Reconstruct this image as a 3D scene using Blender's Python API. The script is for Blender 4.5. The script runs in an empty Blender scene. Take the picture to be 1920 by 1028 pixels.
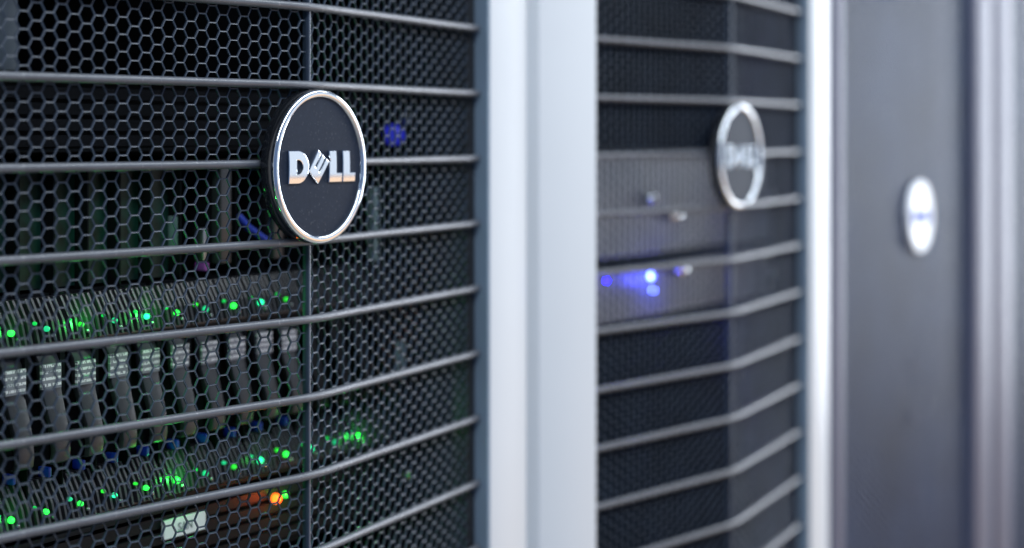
import bpy, bmesh, math, random
from mathutils import Vector, Matrix
random.seed(7)
R = math.radians
scene = bpy.context.scene
col = scene.collection

# ------------------------------------------------------------------ camera
CAM = Vector((-0.8565, -0.6418, 1.5))
TH = R(30.6)                       # view axis against the row of cabinets
cd = bpy.data.cameras.new('camera')
cam = bpy.data.objects.new('camera', cd); col.objects.link(cam)
cam.location = CAM
fwd = Vector((math.cos(TH), math.sin(TH), 0))
cam.rotation_euler = fwd.to_track_quat('-Z', 'Y').to_euler()
cd.sensor_width = 36.0
cd.lens = 3500 / 1920 * 36
cd.shift_y = -261 / 1920
cd.clip_start = 0.02; cd.clip_end = 100
cd.dof.use_dof = True
cd.dof.focus_distance = 1.015
cd.dof.aperture_fstop = cd.lens / 16.5
cd.dof.aperture_blades = 0
scene.camera = cam

# ------------------------------------------------------------------ world, lamps, exposure
w = bpy.data.worlds.new('World'); scene.world = w; w.use_nodes = True
bg = w.node_tree.nodes['Background']
bg.inputs[0].default_value = (0.36, 0.56, 1.0, 1); bg.inputs[1].default_value = 0.32

def area(name, loc, target, sx, sy, power, color):
    l = bpy.data.lights.new(name, 'AREA'); l.shape = 'RECTANGLE'
    l.size = sx; l.size_y = sy; l.energy = power; l.color = color
    o = bpy.data.objects.new(name, l); col.objects.link(o)
    o.location = loc
    o.rotation_euler = (Vector(target) - Vector(loc)).to_track_quat('-Z', 'Y').to_euler()
    return o
area('aisle_end_light', (4.5, -0.75, 1.95), (1.0, -0.2, 1.6), 0.8, 2.2, 82, (0.86, 0.92, 1.0))
area('letter_reflection_fill', (2.7, -2.3, 1.90), (0.2, 0.2, 1.9), 3.4, 1.4, 11, (0.92, 0.98, 1.0))  # added fill lamp, there to be mirrored in the badge letters
area('floor_bounce_fill', (2.7, -2.3, 0.65), (0.2, 0.2, 0.65), 3.4, 1.05, 13, (1.0, 0.60, 0.25))  # added warm lamp in place of floor-reflected light, tints letters and bars
area('ceiling_strip', (0.4, -1.0, 2.9), (0.4, -0.5, 1.4), 4.5, 0.35, 66, (0.88, 0.95, 1.0))

vs = scene.view_settings
scene.display_settings.display_device = 'sRGB'
vs.view_transform = 'Standard'; vs.look = 'None'; vs.exposure = 0.0; vs.gamma = 1.0; vs.use_curve_mapping = False
scene.cycles.use_denoising = True
scene.cycles.max_bounces = 6

# ------------------------------------------------------------------ materials
def nodes_of(name):
    m = bpy.data.materials.new(name); m.use_nodes = True
    nt = m.node_tree
    return m, nt, nt.nodes['Principled BSDF']

def mat(name, color, rough=0.5, metal=0.0, spec=0.5, var=0.0, vscale=30, bump=0.0, bscale=900, rvar=0.0, coat=0.0, dust=0.0, dscale=700):
    m, nt, b = nodes_of(name)
    b.inputs['Base Color'].default_value = (*color, 1)
    b.inputs['Roughness'].default_value = rough
    b.inputs['Metallic'].default_value = metal
    b.inputs['Specular IOR Level'].default_value = spec
    b.inputs['Coat Weight'].default_value = coat
    tc = nt.nodes.new('ShaderNodeTexCoord')
    if var or rvar:
        n = nt.nodes.new('ShaderNodeTexNoise'); n.inputs['Scale'].default_value = vscale; n.inputs['Detail'].default_value = 6
        nt.links.new(tc.outputs['Object'], n.inputs['Vector'])
        if var:
            r = nt.nodes.new('ShaderNodeMapRange')
            r.inputs['From Min'].default_value = 0.3; r.inputs['From Max'].default_value = 0.7
            r.inputs['To Min'].default_value = 1 - var; r.inputs['To Max'].default_value = 1 + var
            nt.links.new(n.outputs['Fac'], r.inputs['Value'])
            mx = nt.nodes.new('ShaderNodeVectorMath'); mx.operation = 'SCALE'
            mx.inputs[0].default_value = color
            nt.links.new(r.outputs[0], mx.inputs['Scale'])
            nt.links.new(mx.outputs[0], b.inputs['Base Color'])
        if rvar:
            r = nt.nodes.new('ShaderNodeMapRange')
            r.inputs['From Min'].default_value = 0.3; r.inputs['From Max'].default_value = 0.7
            r.inputs['To Min'].default_value = rough - rvar; r.inputs['To Max'].default_value = rough + rvar
            nt.links.new(n.outputs['Fac'], r.inputs['Value'])
            nt.links.new(r.outputs[0], b.inputs['Roughness'])
    if dust:
        nd = nt.nodes.new('ShaderNodeTexNoise'); nd.inputs['Scale'].default_value = dscale; nd.inputs['Detail'].default_value = 3
        nt.links.new(tc.outputs['Object'], nd.inputs['Vector'])
        rr = nt.nodes.new('ShaderNodeMapRange'); rr.inputs['From Min'].default_value = 0.64; rr.inputs['From Max'].default_value = 0.72
        rr.inputs['To Max'].default_value = dust; nt.links.new(nd.outputs['Fac'], rr.inputs['Value'])
        mxd = nt.nodes.new('ShaderNodeMix'); mxd.data_type = 'RGBA'; mxd.inputs['A'].default_value = (*color, 1); mxd.inputs['B'].default_value = (0.42, 0.42, 0.42, 1)
        if b.inputs['Base Color'].links: nt.links.new(b.inputs['Base Color'].links[0].from_socket, mxd.inputs['A'])
        nt.links.new(rr.outputs[0], mxd.inputs['Factor']); nt.links.new(mxd.outputs['Result'], b.inputs['Base Color'])
    if bump:
        n2 = nt.nodes.new('ShaderNodeTexNoise'); n2.inputs['Scale'].default_value = bscale; n2.inputs['Detail'].default_value = 2
        nt.links.new(tc.outputs['Object'], n2.inputs['Vector'])
        bp = nt.nodes.new('ShaderNodeBump'); bp.inputs['Strength'].default_value = bump; bp.inputs['Distance'].default_value = 0.0004
        nt.links.new(n2.outputs['Fac'], bp.inputs['Height'])
        nt.links.new(bp.outputs[0], b.inputs['Normal'])
    return m

def emis(name, color, strength):
    m, nt, b = nodes_of(name)
    b.inputs['Base Color'].default_value = (*[c * 0.3 for c in color], 1)
    b.inputs['Roughness'].default_value = 0.25
    b.inputs['Emission Color'].default_value = (*color, 1)
    b.inputs['Emission Strength'].default_value = strength
    return m

M = {
 'mesh':   mat('black_powder_coat_mesh', (0.038, 0.056, 0.088), 0.40, 0, 0.6, var=0.25, vscale=25),
 'bar':    mat('black_powder_coat_bar', (0.082, 0.090, 0.108), 0.38, 0, 0.85, var=0.2, vscale=40, bump=0.35, bscale=2200, dust=0.35, dscale=420),
 'black':  mat('matt_black_plastic', (0.012, 0.013, 0.016), 0.5, 0, 0.4, var=0.3),
 'inner':  mat('cabinet_interior_black', (0.006, 0.007, 0.009), 0.8, 0, 0.05, var=0.3, vscale=12),
 'white':  mat('white_painted_steel', (0.78, 0.79, 0.80), 0.38, 0, 0.5, var=0.02, vscale=6, bump=0.12, bscale=1200, rvar=0.05),
 'slate_grey':   mat('slate_grey_shade_and_joint', (0.23, 0.31, 0.40), 0.6, 0, 0.4, var=0.1, vscale=10),
 'grey':   mat('lilac_grey_painted_steel', (0.12, 0.122, 0.175), 0.5, 0, 0.5, var=0.04, vscale=8),
 'door3':  mat('dark_grey_mesh', (0.032, 0.054, 0.112), 0.45, 0, 0.40, var=0.25, vscale=8),
 'chrome': mat('polished_chrome', (0.84, 0.87, 0.90), 0.10, 1.0, 0.5, rvar=0.03, vscale=60),
 'gloss':  mat('gloss_black_badge_edge', (0.008, 0.009, 0.012), 0.12, 0, 0.6, coat=0.5),
 'navy':   mat('navy_badge_face', (0.014, 0.022, 0.040), 0.5, 0, 0.09, var=0.1, vscale=400, bump=0.05, bscale=3000, dust=0.10, dscale=620),
 'carrier':mat('charcoal_carrier_plastic', (0.008, 0.009, 0.011), 0.55, 0, 0.15, var=0.2),
 'handle': mat('grey_lever_plastic', (0.036, 0.037, 0.043), 0.34, 0, 0.6, var=0.12, vscale=60, bump=0.25, bscale=1500),
 'slat':   mat('grey_vent_plastic', (0.036, 0.037, 0.043), 0.32, 0, 0.55, var=0.2),
 'blue':   mat('blue_release_tab', (0.01, 0.045, 0.42), 0.4),
 'steel':  mat('zinc_steel', (0.45, 0.47, 0.50), 0.35, 1.0, 0.5, var=0.15, vscale=80),
 'rail':   mat('dull_rail_steel', (0.012, 0.013, 0.016), 0.65, 0.0, 0.08, var=0.3, vscale=60),
 'bracket': mat('dull_blue_grey_steel', (0.050, 0.075, 0.100), 0.5, 0, 0.4, var=0.2),
 'silver': mat('silver_server_bezel', (0.28, 0.29, 0.32), 0.40, 0.3, 0.5, var=0.08, vscale=50),
 'pcb':    mat('dark_green_board', (0.004, 0.022, 0.017), 0.4, 0, 0.25, var=0.9, vscale=70),
 'paper':  mat('white_paper_label', (0.90, 0.92, 0.92), 0.6),
 'ink':    mat('grey_ink', (0.10, 0.13, 0.14), 0.7),
 'silverbadge': mat('satin_silver_badge', (0.92, 0.94, 0.98), 0.42, 0.25, 0.4),
 'blueink': mat('blue_badge_letters', (0.05, 0.10, 0.50), 0.6, 0, 0.15),
 'floor':  mat('raised_floor_tile', (0.42, 0.37, 0.31), 0.35, 0, 0.5, var=0.08, vscale=4),
 'tan':    mat('tan_component', (0.45, 0.27, 0.10), 0.5),
 'red':    mat('red_component', (0.50, 0.03, 0.03), 0.4),
 'teal':   mat('pale_teal_connector', (0.20, 0.27, 0.29), 0.4),
 'violet': mat('violet_connector', (0.30, 0.06, 0.35), 0.4),
 'cable':  mat('blue_cable_sheath', (0.01, 0.04, 0.40), 0.4),
 'led_g':  emis('green_led', (0.02, 1.0, 0.06), 3.0),
 'led_t':  emis('teal_green_led', (0.02, 1.0, 0.38), 2.4),
 'led_g2': emis('mid_green_led', (0.03, 0.9, 0.05), 1.1),
 'led_t2': emis('mid_teal_led', (0.02, 0.75, 0.30), 0.9),
 'led_gd': emis('dim_green_led', (0.01, 0.8, 0.12), 0.8),
 'led_o':  emis('orange_led', (1.0, 0.13, 0.01), 4.5),
 'led_b':  emis('blue_led', (0.10, 0.16, 1.0), 30.0),
 'ghost_b': emis('violet_blue_ghost', (0.005, 0.0, 1.0), 70.0),
 'led_b3': emis('dim_blue_led', (0.04, 0.05, 0.8), 0.35),
}
# carrier label: grey sticker with rows of small pale print
def label_mat():
    m, nt, b = nodes_of('printed_carrier_label')
    tc = nt.nodes.new('ShaderNodeTexCoord'); mp = nt.nodes.new('ShaderNodeMapping')
    mp.inputs['Scale'].default_value = (900, 1, 330)
    nt.links.new(tc.outputs['Object'], mp.inputs['Vector'])
    n = nt.nodes.new('ShaderNodeTexNoise'); n.inputs['Scale'].default_value = 1.0; n.inputs['Detail'].default_value = 1
    oi = nt.nodes.new('ShaderNodeObjectInfo'); om = nt.nodes.new('ShaderNodeVectorMath'); om.operation = 'SCALE'
    om.inputs[0].default_value = (37, 0, 53); nt.links.new(oi.outputs['Random'], om.inputs['Scale'])
    ad = nt.nodes.new('ShaderNodeVectorMath'); ad.operation = 'ADD'
    nt.links.new(mp.outputs[0], ad.inputs[0]); nt.links.new(om.outputs[0], ad.inputs[1])
    nt.links.new(ad.outputs[0], n.inputs['Vector'])
    sp = nt.nodes.new('ShaderNodeSeparateXYZ'); nt.links.new(tc.outputs['Object'], sp.inputs[0])
    ml = nt.nodes.new('ShaderNodeMath'); ml.operation = 'MULTIPLY'; ml.inputs[1].default_value = 2 * math.pi / 0.0034
    nt.links.new(sp.outputs['Z'], ml.inputs[0])
    sn = nt.nodes.new('ShaderNodeMath'); sn.operation = 'SINE'; nt.links.new(ml.outputs[0], sn.inputs[0])
    g1 = nt.nodes.new('ShaderNodeMath'); g1.operation = 'GREATER_THAN'; g1.inputs[1].default_value = 0.1; nt.links.new(sn.outputs[0], g1.inputs[0])
    g2 = nt.nodes.new('ShaderNodeMath'); g2.operation = 'GREATER_THAN'; g2.inputs[1].default_value = 0.46; nt.links.new(n.outputs['Fac'], g2.inputs[0])
    a = nt.nodes.new('ShaderNodeMath'); a.operation = 'MULTIPLY'; nt.links.new(g1.outputs[0], a.inputs[0]); nt.links.new(g2.outputs[0], a.inputs[1])
    mix = nt.nodes.new('ShaderNodeMix'); mix.data_type = 'RGBA'
    mix.inputs['A'].default_value = (0.22, 0.235, 0.28, 1); mix.inputs['B'].default_value = (0.9, 0.9, 0.92, 1)
    nt.links.new(a.outputs[0], mix.inputs['Factor'])
    nt.links.new(mix.outputs['Result'], b.inputs['Base Color'])
    b.inputs['Roughness'].default_value = 0.35
    return m
M['label'] = label_mat()

# ------------------------------------------------------------------ mesh helpers
class MB:
    def __init__(s): s.v = []; s.f = []
    def box(s, x0, x1, y0, y1, z0, z1):
        n = len(s.v)
        s.v += [(x0,y0,z0),(x1,y0,z0),(x1,y1,z0),(x0,y1,z0),(x0,y0,z1),(x1,y0,z1),(x1,y1,z1),(x0,y1,z1)]
        s.f += [tuple(n+i for i in q) for q in ((0,3,2,1),(4,5,6,7),(0,1,5,4),(1,2,6,5),(2,3,7,6),(3,0,4,7))]
        return s
    def prism(s, poly, z0, z1):            # poly: (x, y) counter-clockwise seen from above
        n = len(s.v); k = len(poly)
        s.v += [(x,y,z0) for x,y in poly] + [(x,y,z1) for x,y in poly]
        s.f += [tuple(n+k-1-i for i in range(k)), tuple(n+k+i for i in range(k))]
        s.f += [(n+i, n+(i+1)%k, n+k+(i+1)%k, n+k+i) for i in range(k)]
        return s
    def tube(s, pts, r, seg=10):
        n0 = len(s.v); pts = [Vector(p) for p in pts]
        for i, p in enumerate(pts):
            d = (pts[min(i+1, len(pts)-1)] - pts[max(i-1, 0)]).normalized()
            up = Vector((0,0,1)) if abs(d.z) < 0.9 else Vector((1,0,0))
            a = d.cross(up).normalized(); b = a.cross(d)
            for j in range(seg):
                t = 2*math.pi*j/seg
                s.v.append(tuple(p + a*math.cos(t)*r + b*math.sin(t)*r))
        for i in range(len(pts)-1):
            for j in range(seg):
                q = n0+i*seg; s.f.append((q+j, q+(j+1)%seg, q+seg+(j+1)%seg, q+seg+j))
        s.f.append(tuple(n0+j for j in reversed(range(seg)))); e = n0+(len(pts)-1)*seg
        s.f.append(tuple(e+j for j in range(seg)))
        return s
    def lathe(s, prof, seg=96, c=(0,0,0), close=False):   # prof: (radius, y); axis along y
        n0 = len(s.v); k = len(prof)
        for i in range(seg):
            t = 2*math.pi*i/seg
            for r, y in prof: s.v.append((c[0]+r*math.cos(t), c[1]+y, c[2]+r*math.sin(t)))
        for i in range(seg):
            a = n0+i*k; b = n0+((i+1)%seg)*k
            for j in range(k-1 + (1 if close else 0)):
                j2 = (j+1) % k
                s.f.append((a+j, a+j2, b+j2, b+j))
        return s
    def mesh(s, name, smooth=False, bevel=0.0, angle=40, seg=2):
        me = bpy.data.meshes.new(name); me.from_pydata(s.v, [], s.f)
        bm = bmesh.new(); bm.from_mesh(me)
        bmesh.ops.remove_doubles(bm, verts=bm.verts, dist=1e-7)
        bmesh.ops.recalc_face_normals(bm, faces=bm.faces)
        if bevel:
            es = [e for e in bm.edges if len(e.link_faces) == 2 and e.calc_face_angle(0) > R(30)]
            bmesh.ops.bevel(bm, geom=es, offset=bevel, segments=seg, affect='EDGES', profile=0.5)
        if smooth or bevel:
            for f in bm.faces: f.smooth = True
            for e in bm.edges:
                if len(e.link_faces) == 2 and e.calc_face_angle(0) > R(angle): e.smooth = False
        bm.to_mesh(me); bm.free()
        return me

def obj(name, me, m, parent=None, loc=(0,0,0), rotz=0.0):
    o = bpy.data.objects.new(name, me); col.objects.link(o)
    if m is not None and len(me.materials) == 0: me.materials.append(M[m])
    o.parent = parent; o.location = loc; o.rotation_euler = (0, 0, rotz)
    return o
def thing(name, label, cat, loc=(0,0,0), group=None):
    o = bpy.data.objects.new(name, None); col.objects.link(o); o.empty_display_size = 0.05
    o.location = loc; o['label'] = label; o['category'] = cat
    if group: o['group'] = group
    return o

# ------------------------------------------------------------------ the floor under the cabinets
fl = obj('floor', MB().box(-3, 6, -4, 2, -0.02, 0).mesh('floor'), 'floor'); fl['kind'] = 'structure'

# ------------------------------------------------------------------ perforated sheet
PITCH = 0.04445 / 5
RO = PITCH / math.sqrt(3)
def hex_sheet(name, u0, u1, v0, v1, wall=0.00075, depth=0.0010, voff=0.0, bev=True):
    """sheet in x (u) / z (v); holes are flat-topped hexagons; front at y = 0"""
    v = []; f = []
    ri = RO - wall / 2 / math.cos(math.pi/6)
    cs = [(math.cos(k*math.pi/3), math.sin(k*math.pi/3)) for k in range(6)]
    ncol = int((u1-u0) / (1.5*RO)) + 2; nrow = int((v1-v0)/PITCH) + 2
    cl = lambda x: min(max(x, u0), u1)
    for c in range(ncol):
        cx = u0 + c*1.5*RO
        if cx - ri > u1: continue
        for r in range(nrow):
            cz = v0 + voff + (r + 0.5*(c & 1))*PITCH
            n = len(v)
            v += [(cl(cx+a*RO), 0.0002, cz+b*RO) for a, b in cs]
            v += [(cl(cx+a*ri), 0.0, cz+b*ri) for a, b in cs]
            v += [(cl(cx+a*ri), depth, cz+b*ri) for a, b in cs]
            for k in range(6):
                k2 = (k+1) % 6
                f.append((n+k, n+6+k, n+6+k2, n+k2)); f.append((n+6+k, n+12+k, n+12+k2, n+6+k2))
    me = bpy.data.meshes.new(name); me.from_pydata(v, [], f); me.update()
    return me

# ------------------------------------------------------------------ badge letters
def poly_letter(name, outer, hole=None, y0=-0.0088, y1=-0.0104, k=4.5):
    """outline in mm -> raised letter, face slightly crowned, soft edges"""
    bm = bmesh.new()
    def loop(pts):
        vs_ = [bm.verts.new((x*0.001, y0, z*0.001)) for x, z in pts]
        return [bm.edges.new((vs_[i], vs_[(i+1) % len(vs_)])) for i in range(len(vs_))]
    es = loop(outer)
    if hole: es += loop(hole)
    bmesh.ops.triangle_fill(bm, edges=es, use_beauty=True, use_dissolve=True, normal=(0,-1,0))
    fs = list(bm.faces)
    ret = bmesh.ops.extrude_face_region(bm, geom=fs)
    nv = [g for g in ret['geom'] if isinstance(g, bmesh.types.BMVert)]
    for q in nv: q.co.y = y1
    bmesh.ops.recalc_face_normals(bm, faces=bm.faces)
    top = [e for e in bm.edges if abs(e.verts[0].co.y-y1) < 1e-6 and abs(e.verts[1].co.y-y1) < 1e-6 and e.calc_face_angle(0) > R(60)]
    bmesh.ops.bevel(bm, geom=top, offset=0.00035, segments=2, affect='EDGES', profile=0.6)
    for i in range(-9, 10):
        bmesh.ops.bisect_plane(bm, geom=bm.verts[:] + bm.edges[:] + bm.faces[:], plane_co=(0, 0, i*0.00105+0.0002), plane_no=(0,0,1))
    for q in bm.verts:
        if q.co.y < y0 - 0.0004: q.co.y += k*q.co.z**2
    for q in bm.faces: q.smooth = True
    for e in bm.edges:
        if len(e.link_faces) == 2 and e.calc_face_angle(0) > R(9): e.smooth = False
    me = bpy.data.meshes.new(name); bm.to_mesh(me); bm.free()
    return me
def arc(cx, cz, rx, rz, a0, a1, n):
    return [(cx+rx*math.cos(R(a0+(a1-a0)*i/n)), cz+rz*math.sin(R(a0+(a1-a0)*i/n))) for i in range(n+1)]
D_out = [(-30.6, 9.2), (-30.6, -9.2), (-23.5, -9.2)] + arc(-22.0, 0, 9.4, 9.2, -88, 88, 16) + [(-23.5, 9.2)]
D_in = [(-23.4, 4.0), (-23.4, -4.0)] + arc(-22.2, 0, 4.2, 4.0, -80, 80, 8)
eo = Vector((-12.7, -2.2)); ed = Vector((0.778, -0.628)); ep = Vector((0.628, 0.778))   # corner, spine, prong
def E(a, b): q = eo + ed*a + ep*b; return (q.x, q.y)
E_out = [E(0,0), E(11.9,0), E(11.9,15.9), E(8.7,15.9), E(8.7,5.6), E(7.6,5.6), E(7.6,15.3), E(4.3,15.3), E(4.3,5.6), E(3.2,5.6), E(3.2,15.1), E(0,15.1)]
L1 = [(7.2, 9.0), (7.2, 5.2), (8.0, 3.6), (6.9, 2.0), (6.9, -9.0), (19.3, -9.0), (19.3, -3.6), (14.0, -3.6), (14.0, 9.0)]
L2 = [(20.2, 9.0), (20.2, -9.0), (32.3, -9.0), (32.3, -3.6), (27.0, -3.6), (27.0, 9.0)]
LET = [poly_letter('letter', D_out, D_in), poly_letter('letter', E_out), poly_letter('letter', L1), poly_letter('letter', L2)]
LET_B = [m_.copy() for m_ in LET]
BODY = MB().lathe([(0.0, 0.0012), (0.0415, 0.0012), (0.0436, -0.0005), (0.0436, -0.0076), (0.0430, -0.0084), (0.0, -0.0084)]).mesh('badge_body', True)
RING = MB().lathe([(0.0433, -0.0078), (0.0437, -0.0086), (0.0434, -0.0098), (0.0426, -0.0104), (0.0412, -0.0106), (0.0402, -0.0104), (0.0395, -0.0098), (0.0393, -0.0086)], close=True).mesh('badge_ring', True, angle=50)
FACE = MB().lathe([(0.0, -0.0090), (0.0396, -0.0090), (0.0396, -0.0080), (0.0, -0.0080)]).mesh('badge_face', True)
def badge(parent, loc, silver=False):
    b = obj('badge', BODY.copy() if silver else BODY, 'silverbadge' if silver else 'gloss', parent, loc)
    r = obj('badge_ring', RING.copy() if silver else RING, 'silverbadge' if silver else 'chrome', b)
    f = obj('badge_face', FACE.copy() if silver else FACE, 'silverbadge' if silver else 'navy', b)
    for me in (LET_B if silver else LET): obj('letter', me, 'blueink' if silver else 'chrome', b)
    if silver:
        for o in (b, r, f): o.data.materials.clear(); o.data.materials.append(M['silverbadge'])
    return b

# ------------------------------------------------------------------ cabinets with bent, barred mesh doors
P = 0.59                    # cabinet spacing
HT = 2.0
BEND = R(8.0)
HALF = 0.236
Z0, Z1 = 0.075, 1.955
BAR0 = 1.5 + 0.637*0.04445  # height of the bar above the badge
cb, sb = math.cos(BEND), math.sin(BEND)
def slant(u, off=0.0):      # point on the bent door, u along the sheet from the crease, off towards the viewer
    s = 1 if u >= 0 else -1
    return (u*cb - s*off*sb*-1*-1*0 + (s*off*sb), abs(u)*sb - off*cb)
PANEL_R = hex_sheet('mesh_panel', 0.0018, HALF-0.010, Z0, Z1, voff=0.002)
PANEL_L = hex_sheet('mesh_panel', -(HALF-0.010), -0.0018, Z0, Z1, voff=0.0055)
bp = []
for u in (-HALF+0.001, -0.12, -0.030, -0.016, -0.008, 0.0, 0.008, 0.016, 0.030, 0.12, HALF-0.001):
    x, y = u*cb, (abs(u)*sb if abs(u) > 0.02 else (u*u/0.02*0.5 + 0.010)*sb)
    bp.append((x, y - 0.0030, 0))
BAR = MB().tube(bp, 0.0024, 14).mesh('bar', True)
BAR_CLIP = None
RIB = MB().box(-0.0010, 0.0010, -0.0016, 0.003, Z0, Z1).mesh('centre_rib', bevel=0.0004)
def door_frame():
    m = MB()
    for s in (-1, 1):
        a = (s*(HALF-0.011)*cb, (HALF-0.011)*sb); b = (s*HALF*cb, HALF*sb)
        poly = [a, b, (b[0], b[1]+0.012), (a[0], a[1]+0.012)]
        if s < 0: poly = poly[::-1]
        m.prism(poly, Z0-0.02, Z1+0.02)
        for z0, z1 in ((Z0-0.02, Z0), (Z1, Z1+0.02)):
            poly = [(0, 0.0), a, (a[0], a[1]+0.012), (0, 0.012)]
            if s < 0: poly = poly[::-1]
            m.prism(poly, z0, z1)
    return m.mesh('door')
DOOR = door_frame()
POST_R = MB().prism([(0.2365, 0.0216), (0.2865, 0.0216), (0.2865, 0.075), (0.2365, 0.075)], 0.05, HT).mesh('frame_post', bevel=0.0018)
POST_L = MB().prism([(-0.2865, 0.0216), (-0.2370, 0.0010), (-0.2370, 0.075), (-0.2865, 0.075)], 0.05, HT).mesh('frame_post', bevel=0.0018)
RETURN_SHADE = MB().box(0.2340, 0.2364, 0.0222, 0.0345, 0.06, HT-0.01).mesh('return_shade_strip')  # added strip, its slate colour is the shade on the post's inner return
POST_SHADE = MB().box(0.2345, 0.2363, 0.0348, 0.0765, 0.06, HT-0.01).mesh('post_shade_sheet')  # added black sheet that darkens the white post's inner side behind the mesh
SIDE = MB().box(-0.004, 0.004, 0.075, 1.0, 0.05, HT).mesh('side_panel')
BACK = MB().box(-0.2785, 0.2785, 1.0, 1.01, 0.05, HT).mesh('back_panel')
TOP = MB().box(-0.2865, 0.2865, 0.0225, 1.01, HT, HT+0.03).mesh('top_panel', bevel=0.002)
PLINTH = MB().box(-0.2865, 0.2865, 0.03, 1.01, 0.0, 0.05).mesh('plinth')
def rail_mesh():
    m = MB()
    # L shaped upright with a row of square holes left open between short webs
    m.box(-0.0160, -0.0075, 0, 0.002, 0.05, HT); m.box(0.0075, 0.0160, 0, 0.002, 0.05, HT)
    z = 0.06
    while z < HT - 0.02:
        m.box(-0.0075, 0.0075, 0.0002, 0.0018, z, z+0.0064); z += 0.04445/3
    m.box(0.0140, 0.0160, 0.002, 0.045, 0.05, HT)
    return m.mesh('mounting_rail')
RAIL = rail_mesh()
GAPSTRIP = MB().box(0.2866, 0.3034, 0.034, 0.060, 0.05, HT).mesh('joint_strip')
def rack(x, label, group=None):
    t = thing('server_rack', label, 'server rack', (x, 0, 0), 'cabinets with barred mesh doors')
    obj('frame_post', POST_R, 'white', t); obj('frame_post', POST_L, 'white', t)
    obj('return_shade_strip', RETURN_SHADE, 'slate_grey', t)
    obj('post_shade_sheet', POST_SHADE, 'inner', t)
    obj('joint_strip', GAPSTRIP, 'slate_grey', t)
    obj('side_panel', SIDE, 'inner', t, (-0.2825, 0, 0)); obj('side_panel', SIDE, 'inner', t, (0.2825, 0, 0))
    obj('back_panel', BACK, 'inner', t); obj('top_panel', TOP, 'white', t); obj('plinth', PLINTH, 'inner', t)
    for s in (-1, 1):
        r = obj('mounting_rail', RAIL, 'rail', t, (s*0.2325, 0.0905, 0)); r.scale.x = s
        r = obj('mounting_rail', RAIL, 'rail', t, (s*0.2325, 0.70, 0)); r.scale.x = s
    d = obj('door', DOOR, 'black', t)
    obj('mesh_panel', PANEL_R, 'mesh', d, rotz=BEND); obj('mesh_panel', PANEL_L, 'mesh', d, rotz=-BEND)
    obj('centre_rib', RIB, 'mesh', d)
    k = -32
    while True:
        z = BAR0 + k*0.04445
        if z > Z1: break
        if z > Z0: obj('bar', BAR, 'bar', d, (0, 0, z))
        k += 1
    badge(t, (0, 0, BAR0-0.0464))
    return t
rack1 = rack(0.0, 'black barred mesh door cabinet with green drive lights glowing behind it')
rack2 = rack(P, 'black barred mesh door cabinet with a bright blue light glowing behind it')

# ------------------------------------------------------------------ disk shelves in the first cabinet
YF = 0.085
CW = 0.0262
BOD = MB().box(-0.0124, 0.0124, 0.012, 0.10, 0.0, 0.095)
BOD.box(0.0086, 0.0122, 0.0, 0.012, 0.066, 0.094); BOD.box(-0.0122, -0.0112, 0.004, 0.012, 0.0, 0.095)
BOD = BOD.mesh('drive_carrier')
def handle_mesh():
    m = MB(); prof = [(0.0935, 0.004), (0.088, 0.001), (0.072, -0.0004), (0.060, -0.0040), (0.050, -0.0068), (0.040, -0.0078), (0.0345, -0.0070), (0.0335, -0.0040)]
    n = len(prof)
    for i, (z, y) in enumerate(prof):
        t = i/(n-1); x0 = -0.0068 + 0.0040*min(1, t*1.6); x1 = 0.0096 - 0.0012*t
        m.v += [(x0, y, z), (x1, y, z), (x1-0.0006, y+0.0045, z), (x0+0.0006, y+0.0045, z)]
    for i in range(n-1):
        q = 4*i
        for j in range(4): m.f.append((q+j, q+(j+1) % 4, q+4+(j+1) % 4, q+4+j))
    m.f += [(3,2,1,0), (4*n-4, 4*n-3, 4*n-2, 4*n-1)]
    return m.mesh('lever_handle', bevel=0.0008)
HANDLE = handle_mesh()
HANDLE_D = HANDLE.copy()
PLATE = MB().box(-0.0062, 0.0084, -0.0016, -0.0001, 0.0735, 0.0868).mesh('carrier_label')
def vent_mesh():
    m = MB()
    for i in range(6):                       # fins that lean outwards towards the foot
        x = -0.0104 + i*0.0042; n = len(m.v); a, b = x-0.0008, x+0.0008
        for z, y in ((0.001, -0.0035), (0.012, -0.0005), (0.0245, 0.0065)):
            m.v += [(a, y, z), (b, y, z), (b, 0.0118, z), (a, 0.0118, z)]
        for q in (n, n+4):
            for k in range(4): m.f.append((q+k, q+(k+1) % 4, q+4+(k+1) % 4, q+4+k))
        m.f += [(n+3, n+2, n+1, n), (n+8, n+9, n+10, n+11)]
    m.box(-0.0122, 0.0122, 0.001, 0.012, -0.0005, 0.0015)
    return m.mesh('vent_grille')
VENT = vent_mesh()
def dome(r): return MB().lathe([(0.0, -r), (r*0.5, -r*0.87), (r*0.87, -r*0.5), (r, 0.0), (r, r*0.6), (0.0, r*0.6)], 14).mesh('led', True)
LEDS = {k: dome(r) for k, r in (('led_g', 0.0018), ('led_t', 0.0017), ('led_g2', 0.0017), ('led_t2', 0.0017), ('led_gd', 0.0014), ('led_o', 0.0030), ('led_b', 0.0026), ('ghost_b', 0.0011), ('led_b3', 0.0075))}
SCREW = dome(0.0011)
TAB = MB().box(-0.0013, 0.0013, -0.0012, 0.007, -0.0028, 0.0028).mesh('release_tab', bevel=0.0008)
BOARD = MB().box(-0.0122, 0.0122, 0.018, 0.020, 0.028, 0.095).mesh('circuit_board')
EAR = MB().box(0.2130, 0.2420, -0.002, 0.004, 0.0, 0.097).mesh('rack_ear', bevel=0.001)

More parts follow.
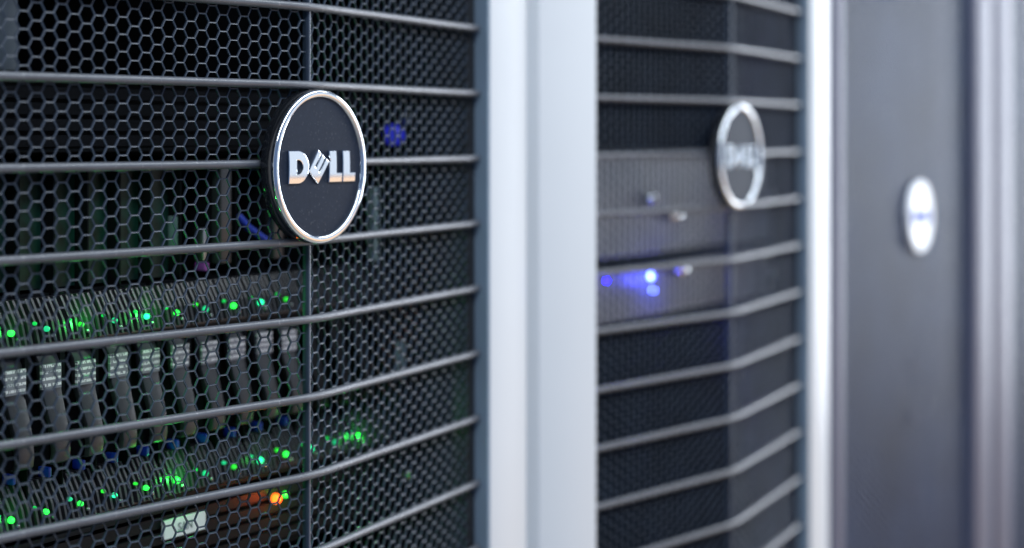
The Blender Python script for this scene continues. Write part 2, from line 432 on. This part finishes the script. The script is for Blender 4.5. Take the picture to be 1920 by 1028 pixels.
def shelf(z, label, handles):
    t = thing('disk_shelf', label, 'disk shelf', (0, YF, z))
    sh = MB()
    sh.box(-0.2125, -0.2100, 0.0, 0.40, -0.003, 0.0975); sh.box(0.2100, 0.2125, 0.0, 0.40, -0.003, 0.0975)
    sh.box(-0.2099, 0.2099, 0.0, 0.40, -0.0030, -0.0008); sh.box(-0.2099, 0.2099, 0.001, 0.40, 0.0960, 0.0975)
    sh.box(-0.2099, 0.2099, 0.395, 0.40, -0.0008, 0.0960)
    obj('shelf_housing', sh.mesh('shelf_housing'), 'carrier', t)
    e = obj('rack_ear', EAR, 'carrier', t)
    e = obj('rack_ear', EAR, 'carrier', t); e.scale.x = -1
    for i in range(16):
        cx = -0.1965 + CW*i
        c = obj('drive_carrier', BOD if handles else BODY2, 'inner', t, (cx, 0, 0))
        obj('vent_grille', VENT, 'slat', c)
        lit = i <= (14 if handles else 11)
        if lit:
            k = random.choice(('led_g', 'led_t', 'led_t2', 'led_g2', 'led_g'))
            o = obj('led', LEDS[k], k, c, (-0.0044 + random.uniform(-.0006, .0006), -0.0030, 0.0085))
            q = random.uniform(0.7, 1.15); o.scale = (q, 1, q)
            k = random.choice(('led_gd', 'led_gd', 'led_g2', 'led_t2'))
            o = obj('led', LEDS[k], k, c, (-0.0112, -0.001, 0.0118)); q = random.uniform(0.45, 0.8); o.scale = (q, 1, q)
        obj('screw', SCREW, 'steel', c, (0.0006, -0.0030, 0.0046))
        if handles:
            h = obj('lever_handle', HANDLE if i < 12 else HANDLE_D, 'handle' if i < 12 else 'carrier', c)
            h.rotation_euler = (R(random.uniform(-1.2, 1.2)), 0, R(random.uniform(-1.0, 1.0)))
            if i < 12:
                o = obj('carrier_label', PLATE, 'label', c, (random.uniform(-.0006, .0006), 0, random.uniform(-.0008, .0008)))
                obj('release_tab', TAB, 'blue', c, (0.0050, 0.0050, 0.0275))
        else:
            if i < 8: obj('circuit_board', BOARD, 'pcb', c)
            elif i in (9, 11): obj('lever_handle', STRIP, 'handle', c)
    return t
BODY2 = MB().box(-0.0124, 0.0124, 0.012, 0.10, 0.0, 0.026).box(-0.0124, -0.0112, 0.010, 0.10, 0.026, 0.095).mesh('drive_carrier')
STRIP = MB().box(-0.0080, 0.0020, 0.004, 0.012, 0.034, 0.095).mesh('guide_strip', bevel=0.0008)
s1 = shelf(1.2895, 'shelf of drive carriers with grey lever handles, printed labels and blue tabs', True)
s2 = shelf(1.3875, 'open-fronted shelf of dark green boards above a row of green lights', False)

def point(name, parent, loc, power, color, r=0.002):
    l = bpy.data.lights.new(name, 'POINT'); l.energy = power; l.color = color; l.shadow_soft_size = r
    o = bpy.data.objects.new(name, l); col.objects.link(o); o.parent = parent; o.location = loc
    return o
GREEN = (0.05, 1.0, 0.12)
for sh, idx, pw in ((s1, 7, .024), (s1, 14, .018), (s1, 2, .008), (s2, 4, .020), (s2, 6, .019), (s2, 2, .006), (s1, 10, .004)):
    point('led_glow', sh, (-0.1965 + CW*idx - 0.0044, -0.0075, 0.012), pw, GREEN)
# small parts seen on the boards of the upper shelf
for name, key, x, y, z, sx, sz in (('capacitor', 'red', -0.036, 0.020, 0.050, 0.004, 0.010), ('connector', 'teal', 0.002, 0.012, 0.042, 0.0035, 0.022),
        ('capacitor', 'tan', -0.085, 0.022, 0.062, 0.004, 0.006), ('connector', 'steel', 0.024, 0.010, 0.036, 0.004, 0.020),
        ('connector', 'violet', 0.024, 0.009, 0.030, 0.004, 0.005), ('clip', 'steel', -0.083, 0.020, 0.086, 0.004, 0.006),
        ('clip', 'steel', -0.048, 0.020, 0.087, 0.004, 0.006), ('clip', 'tan', -0.112, 0.020, 0.086, 0.004, 0.005)):
    obj(name, MB().box(-sx/2, sx/2, 0, 0.008, 0, sz).mesh(name, bevel=0.0006), key, s2, (x, y, z))
obj('cable', MB().tube([(0.060, 0.014, 0.062), (0.066, 0.010, 0.054), (0.080, 0.008, 0.046), (0.095, 0.010, 0.043)], 0.0022).mesh('cable', True), 'cable', s2)

obj('latch', MB().box(-0.003, 0.003, 0, 0.006, 0, 0.050).mesh('latch', bevel=0.001), 'teal', s2, (0.184, -0.006, 0.027))
obj('latch', MB().box(-0.004, 0.004, 0, 0.004, 0, 0.026).mesh('latch', bevel=0.001), 'teal', s1, (0.212, -0.007, 0.042))

# ------------------------------------------------------------------ thin servers
def text_mesh(s, size):
    cu = bpy.data.curves.new('label_text', 'FONT'); cu.body = s; cu.size = size; cu.extrude = 0.00012
    cu.align_x = 'CENTER'; cu.align_y = 'CENTER'
    o = bpy.data.objects.new('tmp', cu); col.objects.link(o)
    me = bpy.data.meshes.new_from_object(o.evaluated_get(bpy.context.evaluated_depsgraph_get()))
    bpy.data.objects.remove(o); bpy.data.curves.remove(cu)
    me.transform(Matrix.Rotation(R(90), 4, 'X')); me.materials.clear()
    return me
def server(x, z, h, y, label, face, grille, deep=0.6):
    t = thing('rack_server', label, 'server', (x, y, z))
    obj('chassis', MB().box(-0.2150, 0.2150, 0.012, deep, 0.0, h).mesh('chassis'), 'carrier', t)
    b = MB().box(-0.2140, 0.2140, 0.0, 0.0118, 0.0005, 0.0030).box(-0.2140, 0.2140, 0.0, 0.0118, h-0.0030, h-0.0005)
    b.box(-0.2140, -0.2100, 0.0, 0.0118, 0.003, h-0.003).box(0.2100, 0.2140, 0.0, 0.0118, 0.003, h-0.003)
    obj('bezel', b.mesh('bezel', bevel=0.0005), face, t)
    g = MB()
    if grille == 'v':
        xx = -0.2080
        while xx < 0.208: g.box(xx, xx+0.0034, 0.001, 0.0117, 0.0032, h-0.0032); xx += 0.0052
    else:
        for q in range(4): g.box(-0.2095, 0.2095, 0.001 + 0.001*(q % 2), 0.0117, 0.0035+q*(h-0.007)/4, 0.0035+(q+0.72)*(h-0.007)/4)
    obj('grille', g.mesh('grille'), face, t)
    for s in (-1, 1):
        e = obj('rack_ear', MB().box(0.2145, 0.2400, 0.0, 0.006, 0.001, h-0.001).mesh('rack_ear', bevel=0.0008), face, t); e.scale.x = s
        obj('thumb_screw', MB().lathe([(0, -0.006), (0.0045, -0.006), (0.005, -0.005), (0.005, 0.0)], 16).mesh('thumb_screw', True), 'steel', t, (s*0.228, 0, h/2))
    return t
sv = server(0, 1.2405, 0.0430, YF, 'thin black server with a white name sticker and an orange light', 'carrier', 'h')
st = obj('name_label', MB().box(-0.0185, 0.0185, -0.0012, 0.0009, -0.0053, 0.0053).mesh('name_label'), 'paper', sv, (-0.0080, -0.0002, 0.0295))
obj('label_text', text_mesh('SAN', 0.0070), 'ink', st, (0, -0.00135, -0.0003))
obj('led', LEDS['led_o'], 'led_o', sv, (0.0770, -0.003, 0.0310)); obj('led', LEDS['led_g'], 'led_g', sv, (0.0865, -0.003, 0.0320))
point('led_glow', sv, (0.0770, -0.009, 0.0310), 0.026, (1.0, 0.14, 0.02))
point('led_glow', sv, (0.0900, -0.009, 0.0310), 0.010, GREEN)
sv = server(0, 1.4900, 0.0420, YF + 0.002, 'thin black server with a dim blue light at its right end', 'inner', 'h')
obj('led', LEDS['led_b3'], 'led_b3', sv, (0.2130, -0.002, 0.010))
# grey bracket behind the left edge of the first door
br = thing('blanking_bracket', 'pale grey steel bracket behind the mesh of the green-lit cabinet', 'bracket', (-0.171, 0.060, 1.533))
obj('bracket_flange', MB().box(-0.008, 0.006, 0.0, 0.002, 0.0, 0.09).mesh('bracket_flange', bevel=0.0005), 'bracket', br)
obj('bracket_web', MB().box(-0.0079, -0.0059, 0.002, 0.0268, 0.0, 0.09).mesh('bracket_web'), 'bracket', br)

sv = server(P, 1.3990, 0.0870, 0.062, 'tall silver server with vertical slots in the blue-lit cabinet', 'silver', 'v')
obj('button', MB().lathe([(0, -0.008), (0.003, -0.007), (0.005, -0.004), (0.006, 0.0)], 20).mesh('button', True), 'chrome', sv, (-0.030, 0, 0.047))
obj('latch', MB().box(-0.012, 0.012, -0.006, 0.001, -0.004, 0.004).mesh('latch', bevel=0.003), 'chrome', sv, (0.017, 0, 0.031))
sv = server(P, 1.3460, 0.0440, 0.062, 'thin silver server with a bright blue lamp', 'silver', 'v')
obj('led', LEDS['led_b'], 'led_b', sv, (-0.0300, -0.003, 0.0345)); obj('led', LEDS['led_b'], 'led_b', sv, (-0.0270, -0.003, 0.0225)).scale = (.6,.6,.6)
obj('latch', MB().box(-0.010, 0.010, -0.006, 0.001, -0.004, 0.004).mesh('latch', bevel=0.003), 'chrome', sv, (0.030, 0, 0.036))
point('led_glow', sv, (-0.0300, -0.013, 0.031), 0.075, (0.05, 0.06, 1.0))
# lens-ghost dot, added as a glowing bead on the second door's sheet
obj('ghost_dot', LEDS['ghost_b'], 'ghost_b', rack2, (0.409-P, 0.0225, 1.3883))

# ------------------------------------------------------------------ plain mesh cabinets farther along
def plain_rack(x0, x1, pl, pr, label, badge_x=None, badge_z=None, wide=None):
    t = thing('server_rack', label, 'server rack', (x0, 0, 0), 'cabinets with plain mesh doors')
    W = x1 - x0
    obj('frame_post', MB().box(0, pl, 0.0216, 0.075, 0.05, HT).mesh('frame_post', bevel=0.004), 'grey', t)
    obj('frame_post', MB().box(W-pr, W, 0.0216, 0.075, 0.05, HT).mesh('frame_post', bevel=0.004), 'grey', t)
    d = obj('door', MB().box(pl+0.0005, pl+0.012, 0.030, 0.045, Z0-0.02, Z1+0.02).box(W-pr-0.012, W-pr-0.0005, 0.030, 0.045, Z0-0.02, Z1+0.02)
            .box(pl+0.012, W-pr-0.012, 0.030, 0.045, Z0-0.02, Z0).box(pl+0.012, W-pr-0.012, 0.030, 0.045, Z1, Z1+0.02).mesh('door'), 'door3', t)
    obj('mesh_panel', hex_sheet('mesh_panel', pl+0.012, W-pr-0.012, Z0, Z1, wall=0.0026, depth=0.0012), 'door3', d, (0, 0.032, 0))
    obj('side_panel', SIDE, 'inner', t, (0.0045, 0, 0)); obj('side_panel', SIDE, 'inner', t, (W-0.0045, 0, 0))
    obj('back_panel', MB().box(0.0086, W-0.0086, 1.0, 1.01, 0.05, HT).mesh('back_panel'), 'inner', t)
    obj('top_panel', MB().box(0, W, 0.0225, 1.01, HT, HT+0.03).mesh('top_panel'), 'grey', t)
    obj('plinth', MB().box(0, W, 0.03, 1.01, 0, 0.05).mesh('plinth'), 'inner', t)
    if badge_x:
        b = badge(t, (badge_x-x0, 0.0310, badge_z), True); b.scale = (0.9, 0.5, 0.9)
        for z in (1.2425, 1.1835, 1.101):
            obj('highlight_bead', dome(0.003), 'grey', d, (badge_x-x0-0.012, 0.0305, z))  # small beads added for the faint light spots on this door
    return t
plain_rack(0.8945, 1.4345, 0.025, 0.070, 'plain dark mesh cabinet with a pale round badge and blue lettering', 1.172, 1.409)
plain_rack(1.4515, 2.02, 0.070, 0.070, 'plain dark mesh cabinet without a badge at the end of the row')
